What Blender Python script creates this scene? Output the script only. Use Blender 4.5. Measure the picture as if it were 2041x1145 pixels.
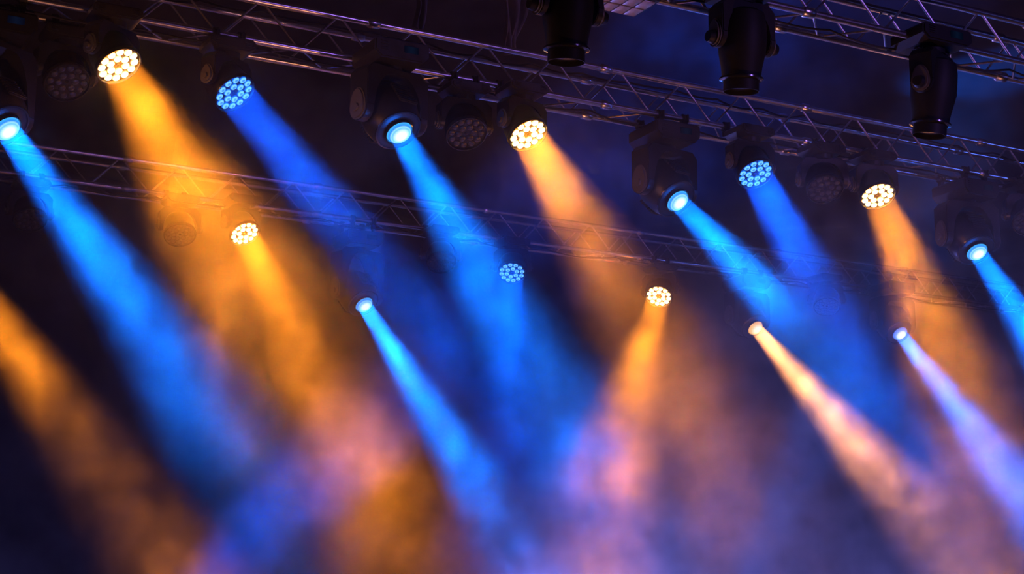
import bpy, bmesh, math, random
from mathutils import Vector, Matrix
from math import pi, sin, cos, radians

for o in list(bpy.data.objects):
    bpy.data.objects.remove(o, do_unlink=True)
sc = bpy.context.scene
C = sc.collection

# ------------------------------------------------------------------ camera, world, exposure
cd = bpy.data.cameras.new('camera')
cam = bpy.data.objects.new('camera', cd)
C.objects.link(cam)
cd.sensor_width = 36.0
cd.lens = 3200 / 2041 * 36
cd.clip_start, cd.clip_end = 0.1, 200
cam.matrix_world = (Matrix.Translation((0, 0, 1.6)) @ Matrix.Rotation(-0.493, 4, 'Z')
                    @ Matrix.Rotation(pi / 2 + 0.214, 4, 'X') @ Matrix.Rotation(0.0043, 4, 'Z'))
sc.camera = cam
w = bpy.data.worlds.new('world')
sc.world = w
w.use_nodes = True
w.node_tree.nodes['Background'].inputs[0].default_value = (0, 0, 0, 1)
w.node_tree.nodes['Background'].inputs[1].default_value = 0.0
vs = sc.view_settings
vs.view_transform = 'Standard'
vs.look = 'None'
vs.exposure = 0.0
vs.gamma = 1.0
vs.use_curve_mapping = False
cy = sc.cycles
cy.use_denoising = True
cy.max_bounces = 4
cy.diffuse_bounces = 1
cy.glossy_bounces = 2
cy.transmission_bounces = 2
cy.volume_bounces = 0
cy.transparent_max_bounces = 4
cy.sample_clamp_indirect = 2.0
cy.use_light_tree = True
cy.use_adaptive_sampling = True
cy.adaptive_threshold = 0.2
cy.volume_step_rate = 1.0
cy.volume_max_steps = 128

ORANGE = (1.0, 0.27, 0.01)
PEACH = (1.0, 0.36, 0.11)
BLUE = (0.0, 0.15, 1.0)
DEEP = (0.0, 0.085, 1.0)
VIOLET = (0.03, 0.16, 1.0)
P_WASH = 55.0
P_BEAM = 75.0
HAZE = 0.046
BANKS = [((2.9, 9.7, 4.3), 1.3, 0.5), ((9.9, 16.9, 2.4), 2.9, 3.5), ((9.3, 9.9, 4.95), 0.8, 1.2), ((4.81, 8.48, 3.08), 1.2, 2.5)]  # smoke banks, some added to brighten beams and low haze


def light(kind, name, loc, col, power, aim=None, parent=None, angle=20, blend=1.0, radius=0.1):
    l = bpy.data.lights.new(name, kind)
    l.color = col
    l.energy = power
    if kind == 'SPOT':
        l.spot_size = radians(angle)
        l.spot_blend = blend
    if kind == 'AREA':                       # a lens of this radius that throws a beam of this angle
        l.shape = 'DISK'
        l.size = radius * 2
        l.spread = radians(angle)
    else:
        l.shadow_soft_size = radius
    o = bpy.data.objects.new(name, l)
    C.objects.link(o)
    o.location = loc
    if aim is not None:
        o.rotation_mode = 'QUATERNION'
        o.rotation_quaternion = Vector(aim).to_track_quat('-Z', 'Y')
    if parent:
        o.parent = parent
    return o


# lamps of the show that stand outside the frame: a wash on the back truss, lamps on the stage floor, a side boom; the other spots are added fill
light('AREA', 'back_truss_lamp', (2.23, 15.0, 4.97), ORANGE, P_WASH * 0.7, (0.382, -0.578, -0.721), angle=16, radius=0.14)
light('SPOT', 'floor_lamp_blue', (3.39, 15.7, 0.35), DEEP, 24000, (0.534, -0.47, 0.703), angle=17, radius=0.08)
light('SPOT', 'floor_lamp_blue', (10.12, 15.14, 0.35), BLUE, 17000, (0.321, -0.30, 0.899), angle=13, radius=0.08)
light('SPOT', 'front_fill_violet', (9.0, -3.0, 6.2), (0.4, 0.2, 1.0), 900, (-0.05, 1.0, -0.02), angle=50, radius=0.2)  # unseen fill added to light the truss chords
light('SPOT', 'front_fill_blue', (22.0, -2.0, 4.5), (0.08, 0.16, 1.0), 700, (-0.6, 0.8, 0.05), angle=50, radius=0.2)  # unseen blue fill, added for the trusses and the dark air
light('SPOT', 'side_boom_warm', (-4.0, 8.0, 2.6), (1.0, 0.33, 0.06), 700, (1.0, 0.17, 0.22), angle=26, radius=0.2)
for fx, fp in ((1.5, 330), (5.8, 300), (10.2, 270)):
    light('SPOT', 'truss_fill_warm', (fx, 5.6, 0.3), (1.0, 0.36, 0.16), fp, (0.05, 0.72, 1.0), angle=62, radius=0.15)  # unseen fill added from below to warm the truss undersides
for fx, fp in ((3.2, 400), (8.9, 6500), (12.6, 1500)):
    light('SPOT', 'haze_fill_blue', (fx, 18.6, 0.6), (0.22, 0.22, 1.0), fp, (0.0, -1.0, 0.10), angle=56, radius=0.15)  # unseen fill added to turn the low haze blue


# ------------------------------------------------------------------ materials
def mat(name, col, rough=0.5, metal=0.0, bump=0.0, bscale=40, var=0.0, coat=0.0, spec=0.5):
    m = bpy.data.materials.new(name)
    m.use_nodes = True
    nt = m.node_tree
    b = nt.nodes['Principled BSDF']
    b.inputs['Base Color'].default_value = (*col, 1)
    b.inputs['Roughness'].default_value = rough
    b.inputs['Metallic'].default_value = metal
    b.inputs['Specular IOR Level'].default_value = spec
    b.inputs['Coat Weight'].default_value = coat
    tc = nt.nodes.new('ShaderNodeTexCoord')
    if var or bump:
        n = nt.nodes.new('ShaderNodeTexNoise')
        n.inputs['Scale'].default_value = bscale
        n.inputs['Detail'].default_value = 3
        nt.links.new(tc.outputs['Object'], n.inputs['Vector'])
    if var:
        r = nt.nodes.new('ShaderNodeValToRGB')
        r.color_ramp.elements[0].position = 0.3
        r.color_ramp.elements[1].position = 0.7
        r.color_ramp.elements[0].color = (*[c * (1 - var) for c in col], 1)
        r.color_ramp.elements[1].color = (*[min(1, c * (1 + var)) for c in col], 1)
        nt.links.new(n.outputs['Fac'], r.inputs['Fac'])
        nt.links.new(r.outputs['Color'], b.inputs['Base Color'])
    if bump:
        bp = nt.nodes.new('ShaderNodeBump')
        bp.inputs['Strength'].default_value = bump
        bp.inputs['Distance'].default_value = 0.02
        nt.links.new(n.outputs['Fac'], bp.inputs['Height'])
        nt.links.new(bp.outputs['Normal'], b.inputs['Normal'])
    return m


def glow_mat(name, stops, strength, radius):
    """A lamp's own lens: the emission falls from the middle of the lens to its rim."""
    m = bpy.data.materials.new(name)
    m.use_nodes = True
    nt = m.node_tree
    nt.nodes.clear()
    out = nt.nodes.new('ShaderNodeOutputMaterial')
    em = nt.nodes.new('ShaderNodeEmission')
    tc = nt.nodes.new('ShaderNodeTexCoord')
    sx = nt.nodes.new('ShaderNodeSeparateXYZ')
    cx = nt.nodes.new('ShaderNodeCombineXYZ')
    ln = nt.nodes.new('ShaderNodeVectorMath')
    ln.operation = 'LENGTH'
    dv = nt.nodes.new('ShaderNodeMath')
    dv.operation = 'DIVIDE'
    dv.inputs[1].default_value = radius
    r = nt.nodes.new('ShaderNodeValToRGB')
    while len(r.color_ramp.elements) < len(stops):
        r.color_ramp.elements.new(0.5)
    for e, (p, c) in zip(r.color_ramp.elements, stops):
        e.position = p
        e.color = (*c, 1)
    L = nt.links.new
    L(tc.outputs['Object'], sx.inputs[0])
    L(sx.outputs['X'], cx.inputs['X'])
    L(sx.outputs['Y'], cx.inputs['Y'])
    L(cx.outputs[0], ln.inputs[0])
    L(ln.outputs['Value'], dv.inputs[0])
    L(dv.outputs[0], r.inputs['Fac'])
    L(r.outputs['Color'], em.inputs['Color'])
    em.inputs['Strength'].default_value = strength
    L(em.outputs[0], out.inputs['Surface'])
    m.cycles.emission_sampling = 'NONE'
    return m


M = {
    'alu': mat('brushed_aluminium', (0.86, 0.84, 0.86), 0.27, 1.0, var=0.12, bscale=25),
    'lacing': mat('dull_aluminium', (0.5, 0.48, 0.5), 0.36, 1.0, var=0.2, bscale=30),
    'black': mat('black_housing', (0.022, 0.022, 0.024), 0.36, bump=0.06, bscale=90),
    'cap': mat('arm_cap_plastic', (0.11, 0.105, 0.10), 0.35),
    'gloss': mat('gloss_black', (0.012, 0.012, 0.014), 0.16, coat=0.4),
    'clamp': mat('black_clamp', (0.012, 0.012, 0.013), 0.55, spec=0.3),
    'face': mat('lamp_face_plate', (0.03, 0.03, 0.032), 0.3),
    'rim': mat('lens_rim', (0.09, 0.09, 0.1), 0.2, 0.8),
    'off': mat('unlit_lens', (0.05, 0.05, 0.055), 0.12, coat=1.0),
    'silver': mat('silver_reflector_cell', (0.5, 0.46, 0.47), 0.3, 0.5, var=0.15, bscale=60),
    'cable': mat('black_rubber_cable', (0.012, 0.012, 0.012), 0.6),
    'drape': mat('black_stage_drape', (0.03, 0.028, 0.036), 0.9, bump=0.4, bscale=6, var=0.3),
    'roof': mat('black_roof_cloth', (0.018, 0.017, 0.022), 0.75, bump=0.5, bscale=3, var=0.3),
    'floor': mat('stage_floor', (0.02, 0.02, 0.022), 0.45, bump=0.15, bscale=14, var=0.3),
    'greycloth': mat('grey_cloth', (0.16, 0.14, 0.16), 0.85, bump=0.3, bscale=18),
    'tape': mat('black_tape', (0.01, 0.01, 0.01), 0.7),
}
W1 = (1.0, 0.98, 0.92)
GLOW = {
    'orange_led': glow_mat('amber_led_lens', [(0.0, (1, 0.72, 0.36)), (0.35, (1, 0.86, 0.6)), (0.7, (1, 0.9, 0.68)), (1.0, (1, 0.5, 0.12))], 4.5, 0.026),
    'blue_led': glow_mat('blue_led_lens', [(0.0, (0.10, 0.32, 0.8)), (0.3, (0.04, 0.28, 0.9)), (0.62, (0.25, 0.72, 1.0)), (0.85, (0.14, 0.55, 1)), (1.0, (0.0, 0.12, 0.8))], 1.15, 0.026),
    'blue_beam': glow_mat('blue_beam_lens', [(0.0, (1, 1, 1)), (0.4, (0.8, 0.95, 1)), (0.72, (0.12, 0.5, 1)), (0.8, (0.3, 0.68, 1)), (0.9, (0.02, 0.22, 1)), (1.0, (0.05, 0.4, 1))], 1.3, 0.092),
    'violet_beam': glow_mat('violet_beam_lens', [(0.0, (1, 1, 1)), (0.55, (0.85, 0.95, 1)), (0.75, (0.15, 0.4, 1)), (1.0, (0.06, 0.2, 1))], 1.3, 0.092),
    'peach_beam': glow_mat('amber_beam_lens', [(0.0, (1, 1, 0.9)), (0.5, (1, 0.88, 0.62)), (0.75, (1, 0.62, 0.25)), (1.0, (1, 0.45, 0.12))], 1.4, 0.092),
    'screen': glow_mat('status_screen', [(0.0, (0.03, 0.09, 0.3)), (1.0, (0.01, 0.03, 0.12))], 0.06, 0.05),
}


# ------------------------------------------------------------------ mesh helpers
def link(name, me, m=None, parent=None, loc=None, rot=None):
    o = bpy.data.objects.new(name, me)
    C.objects.link(o)
    if m is not None and me is not None and not me.materials:
        me.materials.append(m)
    if parent is not None:
        o.parent = parent
    if loc is not None:
        o.location = loc
    if rot is not None:
        o.rotation_mode = 'QUATERNION'
        o.rotation_quaternion = rot
    return o


def finish(bm, name, smooth=True, angle=40):
    bmesh.ops.recalc_face_normals(bm, faces=bm.faces)
    me = bpy.data.meshes.new(name)
    bm.to_mesh(me)
    bm.free()
    if smooth:
        for p in me.polygons:
            p.use_smooth = True
        me.set_sharp_from_angle(angle=radians(angle))
    return me


def add_box(bm, size, loc=(0, 0, 0), bevel=0.0, segs=2, rot=None):
    r = bmesh.ops.create_cube(bm, size=1.0)
    vs_ = r['verts']
    for v in vs_:
        v.co = Vector((v.co.x * size[0], v.co.y * size[1], v.co.z * size[2]))
    if bevel:
        es = list({e for v in vs_ for e in v.link_edges})
        q = bmesh.ops.bevel(bm, geom=es, offset=bevel, segments=segs, affect='EDGES', profile=0.5)
        vs_ = list({v for f in q['faces'] for v in f.verts} | {v for v in vs_ if v.is_valid})
    for v in vs_:
        co = v.co.copy()
        if rot is not None:
            co = rot @ co
        v.co = co + Vector(loc)
    return vs_


def add_lathe(bm, prof, segs=32, closed_ends=True, mtx=None):
    """prof: (radius, z) pairs, turned about Z."""
    rings = []
    for r, z in prof:
        if r < 1e-6:
            rings.append([bm.verts.new((0, 0, z))])
        else:
            rings.append([bm.verts.new((r * cos(2 * pi * k / segs), r * sin(2 * pi * k / segs), z)) for k in range(segs)])
    for a, b in zip(rings, rings[1:]):
        for k in range(segs):
            k2 = (k + 1) % segs
            if len(a) == 1 and len(b) == 1:
                continue
            if len(a) == 1:
                bm.faces.new((a[0], b[k], b[k2]))
            elif len(b) == 1:
                bm.faces.new((a[k], a[k2], b[0]))
            else:
                bm.faces.new((a[k], a[k2], b[k2], b[k]))
    if closed_ends:
        for rg in (rings[0], rings[-1]):
            if len(rg) > 1:
                bm.faces.new(rg)
    if mtx is not None:
        for rg in rings:
            for v in rg:
                v.co = mtx @ v.co


def add_rod(bm, a, b, r, segs=8):
    a, b = Vector(a), Vector(b)
    q = (b - a).to_track_quat('Z', 'Y').to_matrix().to_4x4()
    add_lathe(bm, [(r, 0), (r, (b - a).length)], segs, True, Matrix.Translation(a) @ q)


def add_prism(bm, poly, depth, axis='Y', bevel=0.0):
    """Extrude an outline (u, v) by depth; axis Y: outline in XZ, axis X: outline in YZ."""
    def p(u, v, d):
        return (u, d, v) if axis == 'Y' else (d, u, v)
    a = [bm.verts.new(p(u, v, -depth / 2)) for u, v in poly]
    b = [bm.verts.new(p(u, v, depth / 2)) for u, v in poly]
    fs = [bm.faces.new(a), bm.faces.new(b[::-1])]
    n = len(poly)
    for k in range(n):
        fs.append(bm.faces.new((a[k], b[k], b[(k + 1) % n], a[(k + 1) % n])))
    if bevel:
        es = list(set(fs[0].edges) | set(fs[1].edges))
        bmesh.ops.bevel(bm, geom=es, offset=bevel, segments=2, affect='EDGES')
    return fs


def tube_mesh(pts, r, name, segs=7):
    bm = bmesh.new()
    rings = []
    for i, p in enumerate(pts):
        p = Vector(p)
        d = (Vector(pts[min(i + 1, len(pts) - 1)]) - Vector(pts[max(i - 1, 0)])).normalized()
        q = d.to_track_quat('Z', 'Y')
        rings.append([bm.verts.new(p + q @ Vector((r * cos(2 * pi * k / segs), r * sin(2 * pi * k / segs), 0))) for k in range(segs)])
    for a, b in zip(rings, rings[1:]):
        for k in range(segs):
            bm.faces.new((a[k], a[(k + 1) % segs], b[(k + 1) % segs], b[k]))
    bm.faces.new(rings[0])
    bm.faces.new(rings[-1][::-1])
    return finish(bm, name)


def thing(name, label, cat, loc, group=None):
    o = bpy.data.objects.new(name, None)
    o.empty_display_size = 0.1
    C.objects.link(o)
    o.location = loc
    o['label'] = label
    o['category'] = cat
    if group:
        o['group'] = group
    return o


def tag(o, label, cat, group=None, kind=None):
    o['label'] = label
    o['category'] = cat
    if group:
        o['group'] = group
    if kind:
        o['kind'] = kind
    return o


def struct(name, me, m, label):
    o = link(name, me, m)
    o['kind'] = 'structure'
    o['label'] = label
    return o


# ------------------------------------------------------------------ the room
X0, X1, Y0, Y1, ZR = -8.0, 26.0, -4.0, 21.5, 7.9


def slab(x0, y0, z0, x1, y1, z1):
    bm = bmesh.new()
    add_box(bm, (x1 - x0, y1 - y0, z1 - z0), ((x0 + x1) / 2, (y0 + y1) / 2, (z0 + z1) / 2))
    return finish(bm, 'slab', False)


struct('floor', slab(X0, Y0, -0.2, X1, Y1 + 0.2, 0), M['floor'], 'dark stage floor far below the trusses')
struct('wall_left', slab(X0 - 0.2, Y0, 0, X0, Y1 + 0.2, ZR + 0.3), M['drape'], 'black side wall on the left of the stage')
struct('wall_right', slab(X1, Y0, 0, X1 + 0.2, Y1 + 0.2, ZR + 0.3), M['drape'], 'black side wall on the right of the stage')


def cloth_grid(nx, ny, fn, name):
    bm = bmesh.new()
    g = [[bm.verts.new(fn(i / nx, j / ny)) for i in range(nx + 1)] for j in range(ny + 1)]
    for j in range(ny):
        for i in range(nx):
            bm.faces.new((g[j][i], g[j][i + 1], g[j + 1][i + 1], g[j + 1][i]))
    return finish(bm, name, True, 180)


def roof_fn(u, v):
    x, y = X0 + u * (X1 - X0), Y0 + v * (Y1 - Y0)
    z = ZR - 0.10 * abs(sin(x * 0.9 + 0.35 * sin(y * 0.8))) - 0.06 * sin(y * 2.1 + sin(x * 1.3)) - 0.03 * sin(5 * x + 3 * y)
    return (x, y, z)


def drape_fn(u, v):
    x, z = X0 + u * (X1 - X0), v * (ZR + 0.1)
    return (x, Y1 - 0.12 * abs(sin(x * 4.1 + 0.5 * sin(z * 0.7))) - 0.06 * sin(z * 1.7 + x), z)


struct('ceiling', cloth_grid(150, 110, roof_fn, 'roof_cloth'), M['roof'], 'dark wrinkled roof cloth above the trusses')
struct('wall_back', cloth_grid(260, 24, drape_fn, 'back_drape'), M['drape'], 'black pleated drape behind the back truss')

# ------------------------------------------------------------------ haze
bm = bmesh.new()
add_box(bm, (20.0, 15.6, 7.45), (8.5, 13.4, 3.78))
hz = link('stage_haze', finish(bm, 'stage_haze', False))
tag(hz, 'smoky haze filling the air around the light beams', 'haze', kind='stuff')
hm = bpy.data.materials.new('stage_haze')
hm.use_nodes = True
nt = hm.node_tree
nt.nodes.clear()
out = nt.nodes.new('ShaderNodeOutputMaterial')
vol = nt.nodes.new('ShaderNodeVolumeScatter')
vol.inputs['Color'].default_value = (1, 1, 1, 1)
vol.inputs['Anisotropy'].default_value = 0.35
at = nt.nodes.new('ShaderNodeAttribute')
at.attribute_name = 'density'
nt.links.new(at.outputs['Fac'], vol.inputs['Density'])
nt.links.new(vol.outputs[0], out.inputs['Volume'])
hm.cycles.volume_sampling = 'EQUIANGULAR'
hm.cycles.volume_step_rate = 9.0
hz.data.materials.append(hm)

gn = bpy.data.node_groups.new('haze_density', 'GeometryNodeTree')
gn.interface.new_socket('Geometry', in_out='INPUT', socket_type='NodeSocketGeometry')
gn.interface.new_socket('Geometry', in_out='OUTPUT', socket_type='NodeSocketGeometry')
N, L = gn.nodes.new, gn.links.new
go = N('NodeGroupOutput')
vc = N('GeometryNodeVolumeCube')
vc.inputs['Min'].default_value = (-1.5, 5.6, 0.05)
vc.inputs['Max'].default_value = (18.5, 21.2, 7.5)
for ax, n in zip('XYZ', (200, 156, 74)):
    vc.inputs['Resolution ' + ax].default_value = n
sm = N('GeometryNodeSetMaterial')
sm.inputs['Material'].default_value = hm
po = N('GeometryNodeInputPosition')


def nz(scale, detail, rough, lo, hi, a, b, dist=0.0, off=(0, 0, 0)):
    ad = N('ShaderNodeVectorMath')
    ad.operation = 'ADD'
    ad.inputs[1].default_value = off
    L(po.outputs[0], ad.inputs[0])
    no = N('ShaderNodeTexNoise')
    no.inputs['Scale'].default_value = scale
    no.inputs['Detail'].default_value = detail
    no.inputs['Roughness'].default_value = rough
    no.inputs['Distortion'].default_value = dist
    L(ad.outputs[0], no.inputs['Vector'])
    return ramp(no.outputs[0], lo, hi, a, b)


def ramp(sock, lo, hi, a, b):
    mr = N('ShaderNodeMapRange')
    mr.interpolation_type = 'SMOOTHSTEP'
    for k, v in zip(('From Min', 'From Max', 'To Min', 'To Max'), (lo, hi, a, b)):
        mr.inputs[k].default_value = v
    L(sock, mr.inputs['Value'])
    return mr.outputs[0]


def mul(a, b):
    mu = N('ShaderNodeMath')
    mu.operation = 'MULTIPLY'
    L(a, mu.inputs[0])
    L(b, mu.inputs[1])
    return mu.outputs[0]


sz = N('ShaderNodeSeparateXYZ')
L(po.outputs[0], sz.inputs[0])
big = nz(0.55, 2.0, 0.5, 0.38, 0.64, 0.3, 1.7, 0.0, (3.1, 0.7, 1.9))       # slow banks of smoke
wisp = nz(2.3, 5.0, 0.68, 0.40, 0.61, 0.05, 2.4, 1.3)                        # wisps within them
fine = nz(4.6, 3.0, 0.65, 0.38, 0.62, 0.5, 1.5, 0.6, (7.7, 1.1, 4.2))            # small curls
height = ramp(sz.outputs['Z'], 2.0, 4.3, 0.6 * HAZE, 0.85 * HAZE)
depth = ramp(sz.outputs['Y'], 7.5, 10.3, 0.03, 1.0)                          # thins out towards the front of the stage


def bank(c, r, gain):
    """A thicker bank of smoke round c."""
    vd = N('ShaderNodeVectorMath')
    vd.operation = 'DISTANCE'
    L(po.outputs[0], vd.inputs[0])
    vd.inputs[1].default_value = c
    return ramp(vd.outputs['Value'], 0.15 * r, r, 1.0 + gain, 1.0)


dens = mul(mul(mul(big, wisp), fine), mul(height, depth))
for c, r, g in BANKS:
    dens = mul(dens, bank(c, r, g))
L(dens, vc.inputs['Density'])
L(vc.outputs[0], sm.inputs['Geometry'])
L(sm.outputs[0], go.inputs[0])
md = hz.modifiers.new('haze', 'NODES')
md.node_group = gn

# ------------------------------------------------------------------ trusses
S = 0.30          # side of the square truss, chord centre to chord centre
RC = 0.025
RB = 0.0085
BAY = 0.30


def rod_mesh(length, r, name, segs=8):
    bm = bmesh.new()
    add_lathe(bm, [(r, -length / 2), (r, length / 2)], segs)
    return finish(bm, name)


DIAG = rod_mesh(math.hypot(S, BAY) - 0.012, RB, 'lacing_bar')
bmc = bmesh.new()
add_lathe(bmc, [(RC + 0.004, -0.05), (RC + 0.012, -0.04), (RC + 0.012, 0.04), (RC + 0.004, 0.05)], 14)
COUP = finish(bmc, 'coupler')


def truss(name, label, x0, x1, y, z):
    """y, z: the near bottom chord. Root stands at the middle of the near bottom chord."""
    xm = (x0 + x1) / 2
    t = thing(name, label, 'truss', (xm, y, z), 'lighting trusses')
    cm = rod_mesh(x1 - x0, RC, 'chord', 14)
    rx = Vector((1, 0, 0)).to_track_quat('Z', 'Y')
    for dy, dz in ((0, 0), (S, 0), (0, S), (S, S)):
        link('chord', cm, M['alu'], t, (0, dy, dz), rx)
    n = int((x1 - x0) / BAY)
    faces = [((0, 0), (S, 0)), ((0, S), (S, S)), ((0, 0), (0, S)), ((S, 0), (S, S))]
    for fi, (a, b) in enumerate(faces):
        if fi == 1:
            continue
        for k in range(n):
            xa = x0 + k * BAY - xm
            p, q = (a, b) if k % 2 == 0 else (b, a)
            A, B = Vector((xa + 0.01, *p)), Vector((xa + BAY - 0.01, *q))
            link('lacing_bar', DIAG, M['lacing'], t, (A + B) / 2, (B - A).to_track_quat('Z', 'Y'))
    k = x0 + 1.37
    while k < x1:
        for dy, dz in ((0, 0), (S, 0), (0, S), (S, S)):
            link('coupler', COUP, M['alu'], t, (k - xm, dy, dz), rx)
        k += 2.0
    return t


TR = [(10.306, 5.705), (15.241, 5.891), (7.785, 5.591)]
truss('lighting_truss', 'long silver box truss carrying the row of big lamps across the middle', -1.0, 14.0, *TR[0])
truss('lighting_truss', 'hazy silver truss furthest back, seen through the beams below the main one', 0.5, 18.5, *TR[1])
truss('lighting_truss', 'short stretch of silver truss in the upper right corner with unlit lamps', 1.0, 12.5, *TR[2])

# ------------------------------------------------------------------ lamp fixtures
MC = {}


def cached(key, fn):
    if key not in MC:
        MC[key] = fn()
    return MC[key]


def base_mesh(wx, dy, h, sides=(-1, 1)):
    bm = bmesh.new()
    # lower edges drawn in so the side shows two planes
    poly = [(-wx / 2 + 0.02, h), (wx / 2 - 0.02, h), (wx / 2, h - 0.02), (wx / 2, h * 0.35), (wx / 2 - 0.05, 0), (-wx / 2 + 0.05, 0), (-wx / 2, h * 0.35), (-wx / 2, h - 0.02)]
    add_prism(bm, poly, dy, 'Y', 0.012)
    for s in sides:                                       # cooling fins let into the front face
        for k in range(4):
            add_box(bm, (0.05, 0.008, 0.007), (s * wx * 0.33, -dy / 2 - 0.003, h * (0.4 + 0.13 * k)))
    return finish(bm, 'base')


def yoke(wi, wo, H, D, r_arch, low):
    bm = bmesh.new()
    arch = [(wi * cos(a), max(0.0, (H - 0.045) * min(1, sin(a) * 1.12))) for a in [pi * k / 16 for k in range(17)]]
    poly = [(-wo, 0.0), (-wo, H - 0.05), (-wo + 0.05, H), (wo - 0.05, H), (wo, H - 0.05), (wo, 0.0)] + arch
    add_prism(bm, poly, D, 'Y', 0.006)
    for s in (-1, 1):
        n0 = set(bm.verts)
        st = [(D / 2 * cos(a), low * sin(a)) for a in [pi + pi * k / 12 for k in range(13)]]
        add_prism(bm, st, wo - wi, 'X', 0.005)
        for v in bm.verts:
            if v not in n0:
                v.co.x += s * (wo + wi) / 2
    add_lathe(bm, [(0.09, H - 0.01), (0.09, H + 0.03)], 24)
    return finish(bm, 'yoke', True, 35)


def cap_mesh(D, low, th):
    bm = bmesh.new()
    st = [(D * 0.42 * cos(a), low * 0.85 * sin(a) if sin(a) < 0 else low * 1.5 * sin(a)) for a in [2 * pi * k / 20 for k in range(20)]]
    add_prism(bm, st, th, 'X', th * 0.4)
    n0 = set(bm.verts)
    add_lathe(bm, [(D * 0.14, -th), (D * 0.17, -th * 0.2), (D * 0.17, th * 0.2), (D * 0.14, th)], 12, True, Matrix.Rotation(pi / 2, 4, 'Y'))
    return finish(bm, 'arm_cap')


def lathe_mesh(prof, name, segs=36, ends=True):
    bm = bmesh.new()
    add_lathe(bm, prof, segs, ends)
    return finish(bm, name, True, 35)


def clamp_mesh(drop, dy):
    """A hook clamp around a chord (origin at the chord) with a bracket down/over to the lamp's base."""
    bm = bmesh.new()
    add_lathe(bm, [(RC + 0.003, -0.022), (RC + 0.016, -0.022), (RC + 0.016, 0.022), (RC + 0.003, 0.022)], 14, False, Matrix.Rotation(pi / 2, 4, 'Y'))
    add_box(bm, (0.04, 0.045, 0.05), (0, 0, -RC - 0.035), 0.006)
    add_box(bm, (0.012, 0.012, 0.05), (0, -RC - 0.03, 0.0))
    zb = -RC - 0.05
    if drop - 0.075 > 0.005 or dy:
        ln = max(0.012, drop + zb)
        add_box(bm, (0.03, 0.03, ln), (0, 0, zb - ln / 2), 0.004)
        if dy:
            add_box(bm, (0.03, abs(dy) + 0.03, 0.02), (0, dy / 2, -drop + 0.01), 0.004)
    return finish(bm, 'clamp')


# wash head: z runs along the beam, z = 0 is the tilt axis
WASH = [(0.0, -0.145), (0.05, -0.143), (0.095, -0.13), (0.125, -0.10), (0.14, -0.06), (0.148, -0.01), (0.150, 0.06), (0.157, 0.075), (0.157, 0.112), (0.149, 0.118), (0.147, 0.104)]
BEAM = [(0.0, -0.255), (0.065, -0.252), (0.12, -0.235), (0.165, -0.19), (0.192, -0.12), (0.203, -0.03), (0.202, 0.04), (0.192, 0.11), (0.172, 0.157), (0.166, 0.17), (0.135, 0.177), (0.106, 0.177), (0.104, 0.155)]
PROF = [(0.0, -0.20), (0.09, -0.195), (0.135, -0.17), (0.15, -0.10), (0.155, 0.0), (0.150, 0.08), (0.132, 0.17), (0.122, 0.24), (0.135, 0.245), (0.135, 0.262), (0.112, 0.264)]
RING12 = [(0.114, 2 * pi * k / 12 + 0.13, 0) for k in range(12)]
RING6 = [(0.058, 2 * pi * k / 6 + 0.3, 0) for k in range(6)]


def led_mesh(r):
    bm = bmesh.new()
    add_lathe(bm, [(r * 1.02, 0), (r, 0.006), (r * 0.8, 0.012), (r * 0.45, 0.016), (0, 0.017)], 16, False)
    return finish(bm, 'led_lens')


def head_rot(axis):
    """Tilt axis stays level: local z along the beam, local x along the yoke's arms."""
    a = Vector(axis).normalized()
    hx = Vector((-a.y, a.x, 0))
    if hx.length < 0.15:
        hx = Vector((1, 0, 0))
    hx.normalize()
    if hx.x < 0:
        hx = -hx
    hx = (hx - a * hx.dot(a)).normalized()
    y = a.cross(hx)
    return Matrix((hx, y, a)).transposed().to_quaternion(), hx


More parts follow.
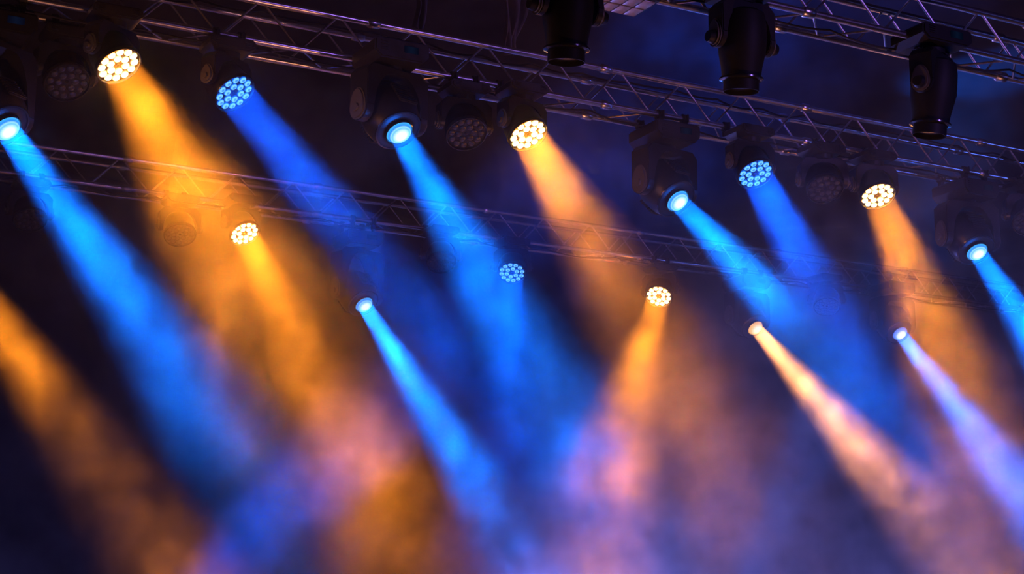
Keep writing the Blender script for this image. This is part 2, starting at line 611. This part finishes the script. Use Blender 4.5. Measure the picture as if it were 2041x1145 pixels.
def fixture(kind, name, label, t, X, Y, Z, axis, state=None, drop_extra=0.0, power=1.0, angle=None, group=None):
    """X, Y, Z: where the tilt axis hangs; t: the truss that carries it."""
    cy_, cz_ = TR[t]
    if kind == 'wash':
        wi, wo, H, D, low = 0.165, 0.203, 0.185, 0.13, 0.06
        bw, bd, bh = 0.33, 0.27, 0.085
    elif kind == 'beam':
        wi, wo, H, D, low = 0.212, 0.280, 0.315 + drop_extra, 0.20, 0.10
        bw, bd, bh = 0.42, 0.43, 0.15
        X, Y, Z = Vector((X, Y, Z)) + Vector(axis).normalized() * 0.045
    else:
        wi, wo, H, D, low = 0.165, 0.205, 0.24, 0.16, 0.08
        bw, bd, bh = 0.44, 0.34, 0.12
    gap = 0.03
    ztop = Z + H + gap + bh
    root = thing(name, label, 'stage light', (X, Y, ztop), group)
    body = M['clamp'] if kind == 'profile' else M['black']
    q, hx = head_rot(axis)
    pz = -(H + gap + bh)
    link('base', cached(('base', kind), lambda: base_mesh(bw, bd, bh, (-1, 1) if kind == 'wash' else (-1,))), body, root, (0, 0, -bh))
    yq = Vector((hx.x, hx.y, 0)).normalized()
    yaw = math.atan2(yq.y, yq.x)
    rot_y = Matrix.Rotation(yaw, 3, 'Z').to_quaternion()
    yk = link('yoke', cached(('yoke', kind, drop_extra), lambda: yoke(wi, wo, H, D, wi, low)), body, root, (0, 0, pz), rot_y)
    for s in (-1, 1):
        link('arm_cap', cached(('cap', kind), lambda: cap_mesh(D, low, 0.03)), M['cap'], yk, (s * (wo + 0.004), 0, -0.012))
    # screen on the base
    if kind != 'wash':
        bs = cached(('screen', kind), lambda: (lambda b: (add_box(b, (0.11, 0.006, 0.05), bevel=0.002), finish(b, 'display'))[1])(bmesh.new()))
        link('display', bs, GLOW['screen'], root, (bw * 0.16, -bd / 2 - 0.003, -bh * 0.45))
    # head
    prof = {'wash': WASH, 'beam': BEAM, 'profile': PROF}[kind]
    hd = link('head', cached(('head', kind), lambda: lathe_mesh(prof, 'head', 40, False)), body, root, (0, 0, pz), q)
    if kind == 'wash':
        link('face_plate', cached('face', lambda: lathe_mesh([(0.1485, 0.090), (0.1485, 0.104), (0.0, 0.104)], 'face_plate', 36, False)), M['face'], hd)
        link('front_rim', cached('wrim', lambda: lathe_mesh([(0.146, 0.108), (0.150, 0.124), (0.156, 0.124), (0.1595, 0.108), (0.1595, 0.096)], 'front_rim', 40, False)), M['rim'], hd)
        led = GLOW[state + '_led'] if state else M['off']
        me = cached(('led', state), lambda: led_mesh(0.0265))
        for r, a, _ in RING12 + RING6:
            link('led_lens', me, led, hd, (r * cos(a), r * sin(a), 0.105))
        link('centre_port', cached('port', lambda: lathe_mesh([(0.014, 0.104), (0.012, 0.110), (0, 0.110)], 'centre_port', 14, False)), M['gloss'], hd)
    elif kind == 'beam':
        link('front_rim', cached('brim', lambda: lathe_mesh([(0.169, 0.160), (0.174, 0.167), (0.170, 0.177), (0.158, 0.179)], 'front_rim', 40, False)), M['rim'], hd)
        for s in (-1, 1):
            link('fin_panel', cached(('fins', s), lambda: fin_mesh(s)), M['black'], hd)
        lm = GLOW[state + '_beam']
        link('lens_barrel', cached('barrel', lambda: lathe_mesh([(0.104, 0.155), (0.104, 0.200), (0.099, 0.205), (0.096, 0.200), (0.095, 0.175)], 'lens_barrel', 36, False)), M['gloss'], hd)
        link('lens', cached(('lens', state), lambda: lathe_mesh([(0.094, 0.180), (0.092, 0.200), (0.083, 0.217), (0.066, 0.229), (0.04, 0.236), (0, 0.239)], 'lens', 36, False)), lm, hd)
    else:
        link('lens', cached('poff', lambda: lathe_mesh([(0.108, 0.300), (0.09, 0.308), (0.05, 0.314), (0, 0.316)], 'lens', 32, False)), M['off'], hd)
        link('front_rim', cached('prim', lambda: lathe_mesh([(0.134, 0.248), (0.140, 0.250), (0.140, 0.260), (0.120, 0.266)], 'front_rim', 36, False)), M['rim'], hd)
        link('hood', cached('hood', lambda: lathe_mesh([(0.112, 0.262), (0.113, 0.335), (0.109, 0.335), (0.108, 0.264)], 'hood', 32, False)), M['clamp'], hd)
        for s in (-1, 1):
            link('tilt_lock', cached('lock', lambda: lathe_mesh([(0.0, -0.03), (0.035, -0.03), (0.045, 0.0), (0.035, 0.03), (0, 0.03)], 'tilt_lock', 14, False)),
                 body, yk, (s * (wo + 0.03), 0.0, -0.02), Vector((1, 0, 0)).to_track_quat('Z', 'Y'))
    # clamps
    dch = Y - cy_
    if dch > 0.05:                                       # under both bottom chords, or the far one alone
        for cyo in ((0.0, S) if kind == 'beam' else (S,)):
            for s in (-1, 1):
                link('clamp', cached(('cl', round(cz_ - ztop, 3)), lambda: clamp_mesh(cz_ - ztop, 0)), M['clamp'], root, (s * bw * 0.28, cy_ + cyo - Y, cz_ - ztop))
    else:
        for s in (-1, 1):
            dy_ = 0 if abs(dch) < 0.05 else dch * 0.75
            link('clamp', cached(('cl', round(cz_ - ztop, 3), dy_), lambda: clamp_mesh(cz_ - ztop if cz_ - ztop > 0.08 else 0.08, dy_)), M['clamp'], root, (s * bw * 0.28, cy_ - Y, cz_ - ztop))
    # the lamp's own light
    a = Vector(axis).normalized()
    P = Vector((0, 0, pz))
    if kind == 'wash' and state:
        col = ORANGE if state == 'orange' else DEEP
        light('AREA', 'lens_beam', P + a * 0.14, col, P_WASH * power, a, root, angle or 22, 1.0, 0.13)
        if state == 'orange' or t == 0:
            light('POINT', 'lens_glow', P + a * 0.20, col, (2.8 if state == 'orange' else 2.4) * power, None, root, radius=0.10)
    elif kind == 'beam':
        col = {'blue': BLUE, 'violet': VIOLET, 'peach': PEACH}[state]
        light('AREA', 'lens_beam', P + a * 0.255, col, P_BEAM * power, a, root, angle or 16, 1.0, 0.08)
        if t == 0:
            light('POINT', 'lens_glow', P + a * 0.29, col, 2.5 * power, None, root, radius=0.06)
    return root


def fin_mesh(s):
    bm = bmesh.new()
    add_box(bm, (0.15, 0.012, 0.19), (0, s * 0.196, 0.0))
    for k in range(7):
        add_box(bm, (0.16, 0.020, 0.010), (0, s * 0.200, -0.085 + 0.028 * k))
    return finish(bm, 'fin_panel')


F = fixture
GW, GB, GU = 'lit multi-lens wash lights', 'single-lens beam lights', 'unlit lamps'
# main truss, left to right
F('beam', 'moving_spotlight', 'black beam lamp with blue lens cut by the left edge, first on the main truss', 0, 1.728, 10.456, 4.984, (0.383, -0.536, -0.753), 'blue', 0.13, group=GB)
F('wash', 'wash_light', 'unlit wash lamp in the dark right beside the big amber lamp at upper left', 0, 2.23, 10.64, 5.355, (0.086, -0.602, -0.794), None, group=GU)
F('wash', 'wash_light', 'largest amber wash lamp with glowing white lenses at upper left', 0, 2.417, 10.106, 5.350, (0.324, -0.482, -0.814), 'orange', power=1.5, angle=28, group=GW)
F('wash', 'wash_light', 'blue wash lamp between the largest amber lamp and the big capped beam lamp', 0, 3.270, 10.306, 5.353, (0.362, -0.562, -0.744), 'blue', power=0.6, angle=12, group=GW)
F('beam', 'moving_spotlight', 'largest whole black beam lamp with amber-lit arm cap and blue lens', 0, 4.373, 10.036, 5.251, (0.163, -0.575, -0.802), 'blue', power=2.2, angle=18, group=GB)
F('wash', 'wash_light', 'unlit wash lamp between the largest beam lamp and the amber lamp on the main truss', 0, 5.119, 10.306, 5.348, (-0.057, -0.556, -0.829), None, group=GU)
F('wash', 'wash_light', 'amber wash lamp hanging mid-way along the main truss', 0, 5.509, 10.106, 5.348, (0.149, -0.550, -0.822), 'orange', power=1.7, group=GW)
F('beam', 'moving_spotlight', 'beam lamp with blue lens and brownish yoke arm, right of centre on the main truss', 0, 6.993, 10.456, 5.175, (0.140, -0.691, -0.709), 'blue', group=GB)
F('wash', 'wash_light', 'blue wash lamp with white-ringed lenses, right half of the main truss', 0, 7.618, 10.106, 5.342, (-0.002, -0.560, -0.828), 'blue', power=0.8, angle=15, group=GW)
F('wash', 'wash_light', 'unlit wash lamp in the shadow left of the rightmost amber lamp', 0, 8.523, 10.306, 5.386, (-0.227, -0.528, -0.818), None, group=GU)
F('wash', 'wash_light', 'rightmost amber wash lamp on the main truss', 0, 9.086, 10.306, 5.408, (-0.112, -0.504, -0.856), 'orange', power=0.85, group=GW)
F('beam', 'moving_spotlight', 'beam lamp with blue lens hanging nearest the right edge of the picture', 0, 10.270, 10.456, 5.158, (-0.092, -0.607, -0.789), 'blue', power=1.2, group=GB)
F('wash', 'wash_light', 'unlit wash lamp in blue gloom at the right edge behind the last beam lamp', 0, 10.90, 10.306, 5.398, (-0.315, -0.497, -0.808), None, group=GU)
# back truss, left to right
F('wash', 'wash_light', 'unlit lamp on the back truss, far left under the first blue beam', 1, 2.955, 15.241, 5.538, (0.016, -0.522, -0.852), None, group=GU)
F('wash', 'wash_light', 'unlit lamp on the back truss hidden in the amber haze', 1, 4.360, 15.041, 5.52, (-0.044, -0.532, -0.845), None, group=GU)
F('wash', 'wash_light', 'amber wash lamp on the back truss wrapped in amber haze', 1, 4.990, 15.041, 5.606, (0.181, -0.581, -0.793), 'orange', power=1.4, group=GW)
F('beam', 'moving_spotlight', 'hazy beam lamp on the back truss with blue lens, left of centre', 1, 6.387, 15.391, 5.160, (0.170, -0.650, -0.740), 'blue', 0.14, power=1.7, angle=14, group=GB)
F('wash', 'wash_light', 'unlit lamp on the back truss just left of the small blue wash lamp', 1, 7.216, 15.041, 5.566, (-0.153, -0.505, -0.850), None, group=GU)
F('wash', 'wash_light', 'small blue wash lamp on the back truss, near the middle of the picture', 1, 8.187, 15.241, 5.597, (-0.289, -0.509, -0.811), 'blue', power=0.7, group=GW)
F('wash', 'wash_light', 'small amber wash lamp on the back truss throwing its beam down to the left', 1, 10.146, 15.241, 5.528, (-0.490, -0.427, -0.760), 'orange', power=1.25, group=GW)
F('beam', 'moving_spotlight', 'beam lamp on the back truss with amber lens, the only beam lamp that is amber', 1, 11.465, 15.391, 5.374, (0.052, -0.716, -0.696), 'peach', group=GB)
F('wash', 'wash_light', 'unlit lamp in blue haze between the two rightmost back-truss beam lamps', 1, 12.429, 15.041, 5.615, (-0.341, -0.426, -0.838), None, group=GU)
F('beam', 'moving_spotlight', 'back-truss beam lamp with violet-blue lens in front of orange haze', 1, 13.373, 14.971, 5.423, (-0.049, -0.681, -0.731), 'violet', power=1.3, group=GB)
# near truss, upper right: parked, pointing down
F('profile', 'parked_spotlight', 'black unlit spot lamp at the top, left of the silver-faced panel lamp', 2, 4.553, 7.785, 5.269, (0.03, 0.12, -0.99), group=GU)
F('profile', 'parked_spotlight', 'black unlit spot lamp at the top, right of the silver-faced panel lamp', 2, 5.833, 7.785, 5.301, (0.03, 0.12, -0.99), group=GU)
F('profile', 'parked_spotlight', 'black unlit spot lamp at upper right, rightmost of three on the top truss', 2, 7.430, 7.785, 5.253, (-0.06, 0.14, -0.99), group=GU)

# panel lamp on the near truss
pr = thing('panel_light', 'flat panel lamp with pale silver cells facing down from the top truss', 'stage light', (5.02, 7.935, 5.50))
bm = bmesh.new()
add_box(bm, (0.40, 0.30, 0.06), (0, 0, -0.03), 0.008)
link('housing', finish(bm, 'housing'), M['black'], pr)
bm = bmesh.new()
add_box(bm, (0.084, 0.12, 0.012), (0, 0, 0), 0.005)
cell = finish(bm, 'reflector_cell')
for i in range(4):
    for j in range(2):
        link('reflector_cell', cell, M['silver'], pr, (-0.135 + 0.09 * i, -0.066 + 0.132 * j, -0.063))
for cyo in (0.0, S):
    link('clamp', cached(('clp',), lambda: clamp_mesh(TR[2][1] - 5.50, 0)), M['clamp'], pr, (0, TR[2][0] + cyo - 7.935, TR[2][1] - 5.50))

# crumpled ends of cloth that hang out of the roof lining
def cloth_end(label, x, y, z0, z1, wid, ph):
    def fn(u, v):
        z = z1 + (z0 - z1) * v
        half = wid * (0.25 + 0.75 * sin(pi * min(1, 0.25 + 0.85 * v))) * 0.5
        xx = x + (u - 0.5) * 2 * half + 0.03 * sin(9 * v + ph)
        yy = y + 0.05 * sin(11 * u + 5 * v + ph) + 0.03 * sin(23 * u - 9 * v)
        return (xx, yy, z + 0.04 * sin(8 * u + ph))
    bm_ = cloth_grid(24, 24, fn, 'hanging_cloth')
    o = link('hanging_cloth', bm_, M['greycloth'])
    so = o.modifiers.new('thick', 'SOLIDIFY')
    so.thickness = 0.006
    tag(o, label, 'cloth')


cloth_end('crumpled grey cloth end hanging above the truss over the largest beam lamp', 5.19, 11.3, 6.46, 7.86, 0.34, 0.4)
cloth_end('dark fold of roof cloth hanging left of the first parked spot lamp', 6.33, 11.8, 6.62, 7.86, 0.30, 2.1)

# ------------------------------------------------------------------ cables along the trusses
rnd = random.Random(4)


def cable(label, t, x0, x1, dy, dz, sag, every):
    y, z = TR[t]
    pts = []
    n = int((x1 - x0) / 0.06)
    for k in range(n + 1):
        x = x0 + (x1 - x0) * k / n
        ph = (x - x0) / every
        pts.append((x, y + dy + 0.012 * sin(5 * x), z + dz - sag * abs(sin(pi * ph)) ** 0.8 * (0.6 + 0.4 * sin(7.3 * math.floor(ph)))))
    o = link('power_cable', tube_mesh(pts, 0.008, 'power_cable'), M['cable'])
    tag(o, label, 'cable', 'cables along the trusses')


cable('black power cable looped along the main truss between its lower chords', 0, -0.9, 13.9, 0.16, 0.0, 0.06, 0.9)
cable('black power cable lying along the far upper chord of the main truss', 0, -0.9, 13.9, S - 0.04, S + 0.04, 0.05, 0.45)
cable('black power cable looped along the hazy back truss', 1, 0.6, 18.4, 0.16, 0.0, 0.06, 0.9)
cable('black power cable looped along the truss in the upper right corner', 2, 1.1, 12.4, 0.16, 0.0, 0.06, 0.8)
